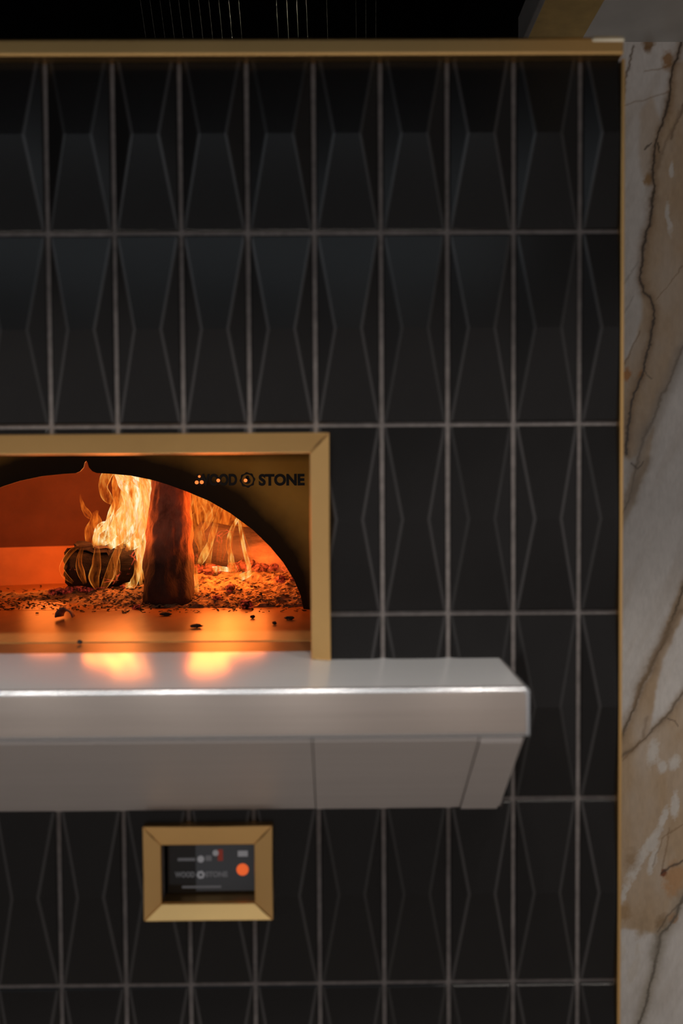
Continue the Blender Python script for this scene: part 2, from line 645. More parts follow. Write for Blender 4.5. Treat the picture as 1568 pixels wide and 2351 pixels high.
# what stands behind and above the front
YB = .52
CZ = at(1300, 97, YB).z
cb = at(1203, 80, YB+.0)   # where the brass strip begins on the ceiling line
x_br0, x_br1 = cb.x, at(1332, 80, YB).x
tag(link('floor', box(-3.2, 3.2, -6, 1.6, -.05, 0), M['floor']), kind='structure')
tag(link('ceiling', box(-3.2, x_br0-.012, -6.0, -.2, CZ, CZ+.05), M['dark']), kind='structure')
tag(link('ceiling', box(-3.2, x_br0-.0122, -.2, 1.6, CZ+.45, CZ+.5), M['dark']), kind='structure')
tag(link('wall_hood_front', box(-3.2, x_br0-.0122, -.24, -.2002, CZ+.0502, CZ+.5), M['dark']), kind='structure')
tag(link('wall_hood_side', box(x_br0-.012, x_br0+.03, -.2, 1.6, CZ+.0502, CZ+.5), M['dark']), kind='structure')
tag(link('trim_4', box(x_br0-.012, x_br0, -6.0, YB, CZ-.012, CZ+.05, .002), simple('grey_edge_strip', (.12, .12, .12), .5)), kind='structure')
tag(link('trim_3', box(x_br0, x_br1, -6.0, YB, CZ, CZ+.05), simple('dull_brass_strip', (.40, .28, .09), .5, .7)), kind='structure')
tag(link('ceiling', box(x_br1, 3.2, -6.0, YB, CZ, CZ+.05), M['marble_plain']), kind='structure')
tag(link('wall_far', box(-3.2, x_br0, 1.55, 1.6, 0, CZ+.44), M['dark']), kind='structure')


# ---- marble wall
def lattice(seed, n=64):
    return np.random.RandomState(seed).rand(n, n)


def vnoise(x, z, seed):
    L = lattice(seed)
    xi, zi = np.floor(x).astype(int), np.floor(z).astype(int)
    fx, fz = x-xi, z-zi
    fx, fz = fx*fx*(3-2*fx), fz*fz*(3-2*fz)
    g = lambda a, b: L[a % 64, b % 64]
    return (g(xi, zi)*(1-fx)+g(xi+1, zi)*fx)*(1-fz)+(g(xi, zi+1)*(1-fx)+g(xi+1, zi+1)*fx)*fz


def fbm(x, z, seed, octv=4):
    s, a, t = 0, .5, 0
    for o in range(octv):
        s = s+a*vnoise(x*2**o, z*2**o, seed+o)
        t += a
        a *= .55
    return s/t


mx0, mx1, mst = .395, .90, .002
nx, nz = int((mx1-mx0)/mst), int(CZ/.0022)
gx, gz = np.meshgrid(np.linspace(mx0, mx1, nx), np.linspace(0, CZ, nz), indexing='ij')
# wander the lines a little, so that they look grown
wx = gx+(fbm(gx*30, gz*30, 3)-.5)*.010+(fbm(gx*150, gz*150, 33, 2)-.5)*.004
wz = gz+(fbm(gx*30, gz*30, 13)-.5)*.010


def poly(pts):
    return [(p.x, p.z) for p in (at(x, y, YB) for x, y in pts)]


def dist(pts):
    d = np.full(gx.shape, 9.)
    side = np.zeros(gx.shape)
    for (ax, az), (bx, bz) in zip(pts[:-1], pts[1:]):
        ux, uz = bx-ax, bz-az
        L2 = ux*ux+uz*uz
        t = np.clip(((wx-ax)*ux+(wz-az)*uz)/L2, 0, 1)
        q = np.hypot(wx-ax-t*ux, wz-az-t*uz)
        s = np.sign((wx-ax)*uz-(wz-az)*ux)
        near = q < d
        side = np.where(near, s, side)
        d = np.minimum(d, q)
    return d, side


def inside(pts):
    c = np.zeros(gx.shape, bool)
    n = len(pts)
    for i in range(n):
        (ax, az), (bx, bz) = pts[i], pts[(i+1) % n]
        if az == bz: continue
        c ^= ((az > wz) != (bz > wz)) & (wx < (bx-ax)*(wz-az)/(bz-az)+ax)
    return c


def lay(col, c, f):
    f = np.clip(f, 0, 1)[..., None]
    return col*(1-f)+np.array(c)*f


diag = fbm((gx*.9-gz*.42)*26, (gz*.9+gx*.42)*5, 51)
white, tan_, brown, dk, orange = (.64, .615, .59), (.46, .335, .215), (.22, .125, .05), (.045, .028, .015), (.46, .20, .05)
colr = np.ones(gx.shape+(3,))*np.array(white)
colr *= (.86+.28*fbm(gx*9, gz*9, 71))[..., None]
colr = lay(colr, (.50, .45, .40), (diag-.5)*2.2)
px = 1/1120
V1 = poly([(1575, 20), (1566, 80), (1550, 148), (1542, 166), (1540, 194), (1538, 219), (1532, 250), (1512, 304), (1504, 342), (1499, 370), (1496, 408), (1501, 426), (1496, 472), (1489, 523), (1478, 569), (1476, 600),
           (1470, 634), (1478, 654), (1478, 671), (1495, 688), (1500, 712), (1497, 770), (1485, 814), (1477, 852), (1460, 896), (1446, 933), (1441, 977), (1439, 1042)])
V2 = poly([(1640, 640), (1568, 797), (1538, 872), (1518, 916), (1497, 967), (1477, 1005), (1467, 1042), (1456, 1076), (1450, 1130), (1431, 1175), (1405, 1240)])
V3 = poly([(1660, 1180), (1600, 1290), (1568, 1345), (1555, 1400), (1520, 1481), (1482, 1554), (1462, 1610), (1433, 1679), (1400, 1740)])
V4 = poly([(1680, 1440), (1568, 1590), (1530, 1647), (1482, 1695), (1429, 1740)])
V5 = poly([(1700, 1850), (1568, 2060), (1545, 2115), (1515, 2150), (1500, 2230), (1480, 2310), (1465, 2351), (1440, 2500), (1420, 2800)])
T1 = poly([(1568, 140), (1600, 100), (1660, 420), (1568, 800), (1520, 915), (1495, 965), (1460, 1050), (1440, 1060), (1415, 1020), (1405, 930), (1418, 860), (1455, 790), (1478, 720), (1470, 640), (1480, 575), (1498, 470), (1500, 420), (1497, 400), (1500, 360), (1535, 235), (1545, 150)])
T1b = poly([(1500, 220), (1470, 262), (1466, 340), (1470, 400), (1490, 430), (1500, 370), (1520, 300)])
T2 = poly([(1480, 1010), (1502, 970), (1490, 1060), (1462, 1140), (1436, 1200), (1424, 1250), (1424, 1170), (1445, 1100)])
T3 = poly([(1568, 1330), (1580, 1400), (1545, 1460), (1512, 1545), (1495, 1675), (1480, 1700), (1560, 1610), (1700, 1440), (1760, 1800), (1600, 2010), (1545, 2115), (1515, 2150), (1470, 2130), (1405, 2135), (1370, 2180), (1335, 2120), (1350, 2040), (1310, 1990), (1330, 1900), (1370, 1800), (1400, 1730), (1440, 1672), (1470, 1600), (1500, 1530), (1540, 1410)])


def soft(mask, r):
    m = mask.astype(float)
    for _ in range(r):
        m[1:-1, 1:-1] = (m[1:-1, 1:-1]*2+m[:-2, 1:-1]+m[2:, 1:-1]+m[1:-1, :-2]+m[1:-1, 2:])/6
    return m


tone = .55+.6*fbm(gx*22, gz*10, 81)
for T, s, r in ((T1, 1, 6), (T1b, .6, 7), (T2, .9, 4), (T3, 1.05, 4)):
    colr = lay(colr, tan_, soft(inside(T), r)*s*tone)
# pale islands in the tan ground
for cx, cy, rx, ry, an in ((1500, 1730, 16, 32, .2), (1522, 1762, 14, 16, 0), (1548, 1752, 14, 20, .4), (1520, 1880, 10, 36, .3), (1548, 1850, 11, 34, .1), (1495, 1935, 13, 46, .5), (1462, 1985, 14, 60, .55),
                       (1432, 2050, 8, 30, .4), (1500, 1975, 10, 40, .3), (1427, 2190, 8, 24, 0), (1462, 2180, 6, 18, .2), (1455, 2230, 12, 40, .4), (1535, 500, 7, 42, -.1), (1540, 390, 6, 20, 0)):
    c = at(cx, cy, YB)
    ddx, ddz = (wx-c.x)/px, -(wz-c.z)/px
    u = ddx*math.cos(an)+ddz*math.sin(an)
    w = -ddx*math.sin(an)+ddz*math.cos(an)
    q = np.hypot(u/rx, w/ry)+(fbm(gx*120, gz*120, 5)-.5)*.9
    colr = lay(colr, (.62, .58, .53), (1.15-q)*2.2*.8)
for cx, cy, r, c_, s in ((1490, 105, 14, brown, .8), (1495, 75, 22, (.36, .24, .15), .6), (1532, 138, 18, (.34, .2, .1), .9), (1486, 412, 12, (.36, .22, .1), .8), (1440, 862, 11, orange, 1), (1470, 860, 8, orange, .6),
                         (1552, 2022, 34, (.48, .28, .14), .9), (1546, 2110, 11, orange, 1), (1525, 2004, 8, (.2, .06, .02), 1), (1432, 2095, 18, (.38, .25, .13), .8), (1448, 1975, 22, (.36, .25, .15), .6),
                         (1520, 2120, 18, (.3, .2, .11), .7), (1475, 2120, 26, (.4, .29, .18), .6)):
    c = at(cx, cy, YB)
    q = np.hypot(wx-c.x, (wz-c.z)*.7)/(r*px)+(fbm(gx*110, gz*110, 9)-.5)*.9
    colr = lay(colr, c_, (1.1-q)*1.8*s)
wid = .55+.9*fbm(gx*25, gz*25, 91)
for V, w, halo, c_, hc, s in ((V1, 3.0, 11, dk, brown, .95), (V2, 3, 16, (.15, .115, .08), (.30, .25, .20), .65), (V3, 4, 15, (.10, .065, .03), (.28, .19, .11), .85), (V4, 3, 9, (.12, .085, .05), (.30, .21, .13), .7), (V5, 3, 13, (.10, .085, .065), (.30, .26, .2), .8)):
    d, sd = dist(V)
    colr = lay(colr, hc, np.exp(-(d/(halo*px*wid))**2)*.7)
    colr = lay(colr, c_, np.exp(-(d/(w*px*wid))**2)*s)
for pts, w, c_, s in (([(1455, 105), (1445, 130), (1438, 170), (1433, 230), (1427, 245)], 3, (.12, .075, .04), .8), ([(1428, 244), (1480, 232), (1535, 210)], 2, brown, .45), ([(1545, 150), (1500, 160), (1480, 165)], 2, brown, .5),
                      ([(1600, 170), (1560, 265), (1545, 295), (1541, 320)], 3, (.14, .09, .05), .7), ([(1560, 255), (1547, 290), (1520, 345), (1505, 385)], 4, (.26, .18, .11), .6), ([(1512, 325), (1513, 345)], 2, dk, .8), ([(1497, 325), (1480, 340)], 2, dk, .8),
                      ([(1470, 760), (1450, 800), (1432, 840)], 2.5, brown, .6), ([(1478, 852), (1496, 870)], 2, dk, .7), ([(1465, 600), (1430, 650)], 2, (.3, .27, .25), .5), ([(1455, 680), (1436, 720)], 2, (.3, .27, .25), .5), ([(1568, 610), (1530, 660), (1510, 690)], 1.6, brown, .5),
                      ([(1450, 1065), (1460, 1078), (1475, 1060)], 2.5, dk, .7), ([(1485, 1060), (1450, 1140)], 14, (.24, .18, .12), .6), ([(1568, 1975), (1540, 1990), (1520, 2006)], 3, (.06, .04, .03), .8), ([(1535, 1650), (1552, 1655), (1556, 1668)], 1.6, dk, .6),
                      ([(1568, 2070), (1530, 2105), (1512, 2140)], 2.5, (.12, .09, .06), .6), ([(1512, 2150), (1500, 2200)], 9, (.2, .17, .13), .5), ([(1565, 1400), (1510, 1490), (1475, 1565), (1455, 1620)], 8, (.24, .16, .09), .7), ([(1570, 1890), (1520, 1925), (1500, 1990)], 2, brown, .5),
                      ([(1540, 1900), (1520, 2000)], 2, brown, .5), ([(1470, 1700), (1430, 1750)], 2, brown, .5), ([(1485, 1650), (1478, 1690)], 6, (.25, .18, .12), .6)):
    d, sd = dist(poly(pts))
    colr = lay(colr, c_, np.exp(-(d/(w*px*wid))**2)*s)
colr = np.clip(colr*(.93+.14*fbm(gx*200, gz*70, 61, 2))[..., None], 0, 1)

me = bpy.data.meshes.new('marble_wall')
co = np.stack([gx, np.full(gx.shape, YB), gz], -1).reshape(-1, 3).astype(np.float32)
idx = np.arange(nx*nz).reshape(nx, nz)
qd = np.stack([idx[:-1, :-1], idx[1:, :-1], idx[1:, 1:], idx[:-1, 1:]], -1).reshape(-1, 4)
me.vertices.add(len(co))
me.vertices.foreach_set('co', co.ravel())
me.loops.add(qd.size)
me.loops.foreach_set('vertex_index', qd.ravel().astype(np.int32))
me.polygons.add(len(qd))
me.polygons.foreach_set('loop_start', np.arange(0, qd.size, 4, dtype=np.int32))
me.polygons.foreach_set('loop_total', np.full(len(qd), 4, dtype=np.int32))
me.update(calc_edges=True)
ca = me.color_attributes.new('vein', 'FLOAT_COLOR', 'POINT')
ca.data.foreach_set('color', np.concatenate([colr.reshape(-1, 3), np.ones((nx*nz, 1))], 1).astype(np.float32).ravel())
me.materials.append(M['marble'])
mw = bpy.data.objects.new('wall_back', me)
COL.objects.link(mw)
tag(mw, kind='structure')
tag(link('wall_back', box(.90, 3.2, YB, YB+.04, 0, CZ), M['marble_plain']), kind='structure')
tag(link('wall_back', box(x_br0-.01, .90, YB+.002, YB+.04, 0, CZ), M['marble_plain']), kind='structure')

# ---------------------------------------------------------------- brass frames
def frame_bars(x0, x1, z0, z1, ix0, ix1, iz0, iz1, yo, yi, yb, parent, name, sides='tblr'):
    """mitred bars: outer edge at depth yo, face sloping in to the inner edge at yi, backs at yb"""
    def bar(o1, o2, i1, i2):
        bm = bmesh.new()
        v = [bm.verts.new(p) for p in ((o1[0], yo, o1[1]), (o2[0], yo, o2[1]), (i2[0], yi, i2[1]), (i1[0], yi, i1[1]),
                                       (o1[0], yb, o1[1]), (o2[0], yb, o2[1]), (i2[0], yb, i2[1]), (i1[0], yb, i1[1]))]
        for f in ((0, 1, 2, 3), (4, 5, 6, 7), (0, 1, 5, 4), (3, 2, 6, 7), (0, 3, 7, 4), (1, 2, 6, 5)):
            bm.faces.new([v[i] for i in f])
        bmesh.ops.bevel(bm, geom=list(bm.edges), offset=.0011, segments=2, profile=.5, affect='EDGES')
        link(name, bm, M['brass'], parent)
    if 't' in sides: bar((x0, z1), (x1, z1), (ix0, iz1), (ix1, iz1))
    if 'b' in sides: bar((x0, z0), (x1, z0), (ix0, iz0), (ix1, iz0))
    if 'l' in sides: bar((x0, z0), (x0, z1), (ix0, iz0), (ix0, iz1))
    if 'r' in sides: bar((x1, z0), (x1, z1), (ix1, iz0), (ix1, iz1))


# ---------------------------------------------------------------- the oven
oven = empty('pizza_oven', (XC, YP, ZS))
tag(oven, 'built-in wood-fired oven with brass-framed mouth, arched plate and glowing stone hearth', 'oven')
mf = empty('mouth_frame', parent=oven)
mf.location = (0, 0, 0)


def under(parent, name, bm, mat, smooth=False):
    """a sub-part: the mesh given in world space, hung under a part of the oven"""
    bmesh.ops.translate(bm, verts=bm.verts, vec=-oven.location)
    o = link(name, bm, mat, None, smooth)
    o.parent = parent
    return o


def obar(o1, o2, i1, i2):
    yo, yi, yb = FRY, FRY+.012, .0
    bm = bmesh.new()
    v = [bm.verts.new(p) for p in ((o1[0], yo, o1[1]), (o2[0], yo, o2[1]), (i2[0], yi, i2[1]), (i1[0], yi, i1[1]),
                                   (o1[0], yb, o1[1]), (o2[0], yb, o2[1]), (i2[0], yb+.05, i2[1]), (i1[0], yb+.05, i1[1]))]
    for f in ((0, 1, 2, 3), (4, 5, 6, 7), (0, 1, 5, 4), (3, 2, 6, 7), (0, 3, 7, 4), (1, 2, 6, 5)):
        bm.faces.new([v[i] for i in f])
    bmesh.ops.bevel(bm, geom=list(bm.edges), offset=.0014, segments=2, profile=.5, affect='EDGES')
    under(mf, 'frame_bar', bm, M['brass'])


fl, fil = mir(fo.x), mir(fi.x)
obar((fl, fo.z), (fo.x, fo.z), (fil, fi.z), (fi.x, fi.z))
obar((fo.x, ZS+.0005), (fo.x, fo.z), (fi.x, ZS+.0005), (fi.x, fi.z))
obar((fl, ZS+.0005), (fl, fo.z), (fil, ZS+.0005), (fil, fi.z))

# throat between the mouth and the arch plate
bm = bmesh.new()
tz = fi.z+.012
for pts in ([(fi.x+.012, .062, ZS-.02), (fi.x+.012, YP, ZS-.02), (fi.x+.012, YP, tz+.10), (fi.x+.012, .062, tz)],
            [(fil-.012, .062, ZS-.02), (fil-.012, YP, ZS-.02), (fil-.012, YP, tz+.10), (fil-.012, .062, tz)],
            [(fi.x+.012, .062, tz), (fil-.012, .062, tz), (fil-.012, YP, tz+.10), (fi.x+.012, YP, tz+.10)]):
    quads(bm, pts)
bmesh.ops.recalc_face_normals(bm, faces=bm.faces)
bmesh.ops.solidify(bm, geom=bm.faces[:], thickness=.006)
link('throat_lining', bm, M['dark_metal'], oven)

# arch plate
arch_px = [(198, 1058), (201, 1062), (204, 1073), (212, 1082), (222, 1086), (250, 1087.5), (300, 1092), (350, 1102), (385, 1112.5), (430, 1129), (480, 1150), (530, 1179), (580, 1216), (620, 1255), (650, 1291), (675, 1331), (690, 1366), (699, 1401)]
half = [at(x, y, YP) for x, y in arch_px]
half = [(p.x, p.z) for p in half]
half[-1] = (half[-1][0], ZS-.01)
curve = half[::-1]+[(mir(x), z) for x, z in half[1:]]    # right foot, apex, left foot
xo1, zo1 = fi.x+.010, tz+.095
outer = []
n = len(curve)
bm = bmesh.new()
rows = {}
outl = []
for i, (x, z) in enumerate(curve):
    if x > XC:
        t = (x-XC)/(curve[0][0]-XC)
    else:
        t = (x-XC)/(XC-curve[-1][0])
    if i == 0: o = (xo1, ZS-.01)
    elif i == n-1: o = (mir(xo1), ZS-.01)
    elif abs(t) > .86: o = (xo1 if t > 0 else mir(xo1), z)
    else: o = (XC+t/.86*(xo1-XC), zo1)
    outl.append(o)
F = [[bm.verts.new((x, y, z)) for x, z in L] for y in (YP, YP+.008) for L in (curve, outl)]
for i in range(n-1):
    for a, b in ((0, 1), (2, 3), (0, 2), (1, 3)):
        bm.faces.new((F[a][i], F[a][i+1], F[b][i+1], F[b][i]))
# corner wedges where the outline turns from the top to the sides
for i in range(n-1):
    a, b = outl[i], outl[i+1]
    if a[0] != b[0] and a[1] != b[1]:
        cxz = (a[0] if a[1] < b[1] else b[0], max(a[1], b[1]))
        c = [bm.verts.new((cxz[0], y, cxz[1])) for y in (YP, YP+.008)]
        bm.faces.new((F[1][i], F[1][i+1], c[0]))
        bm.faces.new((F[3][i], F[3][i+1], c[1]))
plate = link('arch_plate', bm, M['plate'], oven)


def text_mesh(body, size, x_c, z_c, y, depth, width=None):
    cu = bpy.data.curves.new('t', 'FONT')
    cu.body = body
    cu.size = size
    cu.align_x, cu.align_y = 'CENTER', 'CENTER'
    cu.extrude = depth
    cu.offset = size*.045
    ob = bpy.data.objects.new('t', cu)
    COL.objects.link(ob)
    dg = bpy.context.evaluated_depsgraph_get()
    me_ = bpy.data.meshes.new_from_object(ob.evaluated_get(dg))
    bm_ = bmesh.new()
    bm_.from_mesh(me_)
    bpy.data.objects.remove(ob)
    bpy.data.curves.remove(cu)
    bpy.data.meshes.remove(me_)
    xs = [v.co.x for v in bm_.verts]
    k = width/(max(xs)-min(xs)) if width else 1
    for v in bm_.verts:
        v.co = Vector((x_c+v.co.x*k, y-v.co.z, z_c+v.co.y))
    return bm_


def ring_mesh(cx, cz, y, r0, r1, d, seg=28, teeth=0):
    bm_ = bmesh.new()
    R = []
    for i in range(seg):
        a = 2*math.pi*i/seg
        ro = r1*(1+(.12 if teeth and (i % 4) < 2 else 0))
        R.append([bm_.verts.new((cx+r*math.cos(a), yy, cz+r*math.sin(a))) for r, yy in ((r0, y), (ro, y), (ro, y+d), (r0, y+d))])
    for i in range(seg):
        for k in range(4):
            bm_.faces.new((R[i][k], R[i][(k+1) % 4], R[(i+1) % seg][(k+1) % 4], R[(i+1) % seg][k]))
    return bm_


def disc_mesh(cx, cz, y, r, d, seg=24):
    return prism([(cx+r*math.cos(2*math.pi*i/seg), cz+r*math.sin(2*math.pi*i/seg)) for i in range(seg)], 'y', y, y+d)


s = scale_at(YP)
for body, x0, x1 in (('WOOD', 452, 545), ('STONE', 594, 699)):
    c = at((x0+x1)/2, 1103, YP)
    under(plate, 'lettering', text_mesh(body, 25*s*1.38, c.x, c.z, YP-.001, .0012, (x1-x0)*s), M['letter'])
c = at(568, 1102, YP)
bm = ring_mesh(c.x, c.z, YP-.002, 13*s, 16*s, .002, 32, 1)
t = bpy.data.meshes.new('t')
for q in (disc_mesh(c.x, c.z-2*s, YP-.002, 7*s, .002), disc_mesh(c.x, c.z+6*s, YP-.002, 4*s, .002)):
    q.to_mesh(t)
    q.free()
    bm.from_mesh(t)
bpy.data.meshes.remove(t)
under(plate, 'emblem', bm, M['letter'])
M['glint'] = emitter('painted_glint_glow', (1, .25, .05), .8)  # glowing discs painted in as small orange reflections
for x, y, r in ((452, 1107.5, 4.2), (463.5, 1107, 4.2), (458, 1094, 2.8), (501.5, 1103, 4), (564, 1103, 4)):
    c = at(x, y, YP)
    under(plate, 'painted_glint', disc_mesh(c.x, c.z, YP-.004, r*s, .003), M['glint'])

# hearth stones: two strips of slabs with a joint
YH = .16
bm = bmesh.new()
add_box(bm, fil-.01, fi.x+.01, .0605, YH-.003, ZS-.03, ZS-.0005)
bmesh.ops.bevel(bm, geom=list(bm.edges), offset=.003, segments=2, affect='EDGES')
link('hearth_sill', bm, simple('dark_sill_stone', (.17, .07, .025), .35, 0, .3, 14, .2), oven)  # sill stone darker than the slabs behind it
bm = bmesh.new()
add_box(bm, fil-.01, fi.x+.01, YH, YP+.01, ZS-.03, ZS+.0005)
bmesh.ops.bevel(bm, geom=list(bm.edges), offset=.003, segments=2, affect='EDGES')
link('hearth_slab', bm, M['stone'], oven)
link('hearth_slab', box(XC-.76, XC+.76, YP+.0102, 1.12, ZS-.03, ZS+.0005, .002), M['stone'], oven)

# chamber: low upright wall, then the dome
AX, BY, YCEN = .70, .53, YP+.0085
prof = [(1.0, -.01), (1.0, .05), (.997, .098), (.985, .112), (.962, .135), (.92, .18), (.85, .235), (.76, .285), (.64, .33), (.5, .365), (.34, .39), (.17, .405), (.03, .41)]
bm = bmesh.new()
seg = 48
R = []
for f, z in prof:
    R.append([bm.verts.new((XC+AX*f*math.cos(math.pi*i/seg), YCEN+BY*f*math.sin(math.pi*i/seg), ZS+z)) for i in range(seg+1)])
for a, b in zip(R[:-1], R[1:]):
    for i in range(seg): bm.faces.new((a[i], a[i+1], b[i+1], b[i]))
bm.faces.new(R[-1])
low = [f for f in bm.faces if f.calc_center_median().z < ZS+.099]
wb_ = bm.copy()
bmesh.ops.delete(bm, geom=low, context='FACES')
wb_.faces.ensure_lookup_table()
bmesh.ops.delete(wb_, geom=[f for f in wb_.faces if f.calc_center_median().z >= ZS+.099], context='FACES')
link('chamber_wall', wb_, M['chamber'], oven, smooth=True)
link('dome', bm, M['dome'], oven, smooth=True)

# ---------------------------------------------------------------- the steel shelf
shelf = empty('serving_shelf', (XC, 0, ZS))
tag(shelf, 'long brushed stainless steel shelf jutting out below the oven mouth', 'shelf')
xs0, xs1 = mir(XS), XS
bm = bmesh.new()
add_box(bm, xs0, xs1, -DS, .06, ZFB, ZS)
e_top = [e for e in bm.edges if abs((e.verts[0].co.z+e.verts[1].co.z)/2-ZS) < 1e-5 and not all(v.co.y > 0 for v in e.verts)]
e_ver = [e for e in bm.edges if abs(e.verts[0].co.z-e.verts[1].co.z) > .01 and e.verts[0].co.y < 0]
e_bot = [e for e in bm.edges if all(abs(v.co.z-ZFB) < 1e-5 and v.co.y < 0 for v in e.verts)]
bmesh.ops.bevel(bm, geom=e_top+e_ver+e_bot, offset=.0085, segments=5, profile=.5, affect='EDGES')
link('shelf_top', bm, M['steel'], shelf, smooth=False)
# keep the flat faces flat and the edges round
for p in shelf.children[0].data.polygons: p.use_smooth = True
sme = shelf.children[0].data
sme.materials.append(M['steel_top'])
sme.materials.append(M['steel_edge'])
for p in sme.polygons:
    if p.normal.z > .99: p.material_index = 1
    elif max(abs(c) for c in p.normal) < .985: p.material_index = 2
sme.set_sharp_from_angle(angle=math.radians(25))
# folded underside: overlapping sheets running from the front lip back to the wall
seams = [XS-.010, .192, -.0295]
seams += [mir(x) for x in seams[::-1]]
for i in range(len(seams)-1):
    a, b = seams[i], seams[i+1]
    lo, hi = min(a, b)+.0008, max(a, b)-.0008
    ex = .0035 if i in (0, len(seams)-2) else 0
    pr = [(-DS+.006, ZFB-.0002), (-DS+.006, ZFB-.004-ex), (-.002, ZBB-ex), (0.0, ZBB-ex), (.0, ZBB+.003), (-DS+.012, ZFB-.0002)]
    link('underside_panel', prism(pr, 'x', lo, hi), M['steel_under'], shelf)
for x in (XS-.0085, mir(XS)+.006):
    pr = [(-DS+.012, ZFB-.0002), (-.002, ZBB+.002), (.0, ZBB+.002), (.0, ZFB-.0002)]
    link('side_panel', prism(pr, 'x', x, x+.0025), M['steel_under'], shelf)

# ---------------------------------------------------------------- the control panel
panel = empty('control_panel', ((po0.x+po1.x)/2, 0, po1.z))
tag(panel, 'small dark touchscreen in a mitred brass frame on the black tiles below the shelf', 'control panel')
frame_bars(po0.x, po1.x, po1.z, po0.z, pi0.x, pi1.x, pi1.z, pi0.z, -.024, -.008, .002, panel, 'frame_bar')
ys = .028
link('housing', box(panel_hole[0]-.0, panel_hole[1]+.0, ys+.006, ys+.05, panel_hole[2], panel_hole[3]), M['dark'], panel)
for z in (pi1.z, pi0.z):
    link('reveal_lining', box(pi0.x, pi1.x, -.004, ys+.006, z-.0006, z+.0006), M['brass'], panel)
s0, s1 = at(382, 1936, ys), at(592, 2049, ys)
scr = link('screen', box(s0.x, s1.x, ys, ys+.006, s1.z, s0.z, .001), M['screen'], panel)
M['lit_grey'] = emitter('screen_grey', (.30, .30, .32), .22)
M['lit_back'] = emitter('screen_backlight', (.026, .027, .030), .4)
M['lit_dim'] = emitter('screen_dim_grey', (.13, .13, .14), .2)
M['lit_orange'] = emitter('screen_orange', (1, .15, .03), .4)
M['lit_red'] = emitter('screen_red', (.30, .035, .02), .14)


def on_screen(name, bm_, mat):
    bmesh.ops.translate(bm_, verts=bm_.verts, vec=-panel.location)
    o = link(name, bm_, mat)
    o.parent = scr
    return o


ss = scale_at(ys)
def scr_box(x0, x1, y0, y1, yy=ys-.0006):
    a, b = at(x0, y0, ys), at(x1, y1, ys)
    return box(a.x, b.x, yy, ys, b.z, a.z)


on_screen('display', scr_box(449, 588, 1940, 2044, ys-.0003), M['lit_back'])
c = at(430, 2008, ys)
on_screen('screen_text', text_mesh('WOOD', 17*ss, at(425, 2008, ys).x, c.z, ys-.0008, .0003, 46*ss), M['lit_dim'])
on_screen('screen_text', text_mesh('STONE', 17*ss, at(497, 2008, ys).x, c.z, ys-.0008, .0003, 52*ss), M['lit_dim'])
c = at(461, 2008, ys)
on_screen('screen_emblem', ring_mesh(c.x, c.z, ys-.001, 4*ss, 8.5*ss, .0009, 24, 1), M['lit_grey'])
c = at(461, 1972, ys)
on_screen('screen_icon', disc_mesh(c.x, c.z, ys-.001, 8*ss, .0009), M['lit_grey'])
on_screen('screen_line', scr_box(408, 448, 1970, 1976), M['lit_dim'])
on_screen('screen_line', scr_box(472, 486, 1964, 1976), M['lit_dim'])
on_screen('screen_line', scr_box(418, 508, 2034, 2038), M['lit_dim'])
c = at(495, 1958, ys)
on_screen('screen_icon', disc_mesh(c.x, c.z, ys-.001, 7*ss, .0009), M['lit_grey'])
on_screen('screen_icon', scr_box(500, 512, 1950, 1976), M['lit_red'])
on_screen('screen_icon', scr_box(546, 569, 1953, 1966), M['lit_grey'])
c = at(557, 1996, ys)
btn = on_screen('power_button', disc_mesh(c.x, c.z, ys-.001, 14*ss, .0009), M['lit_orange'])

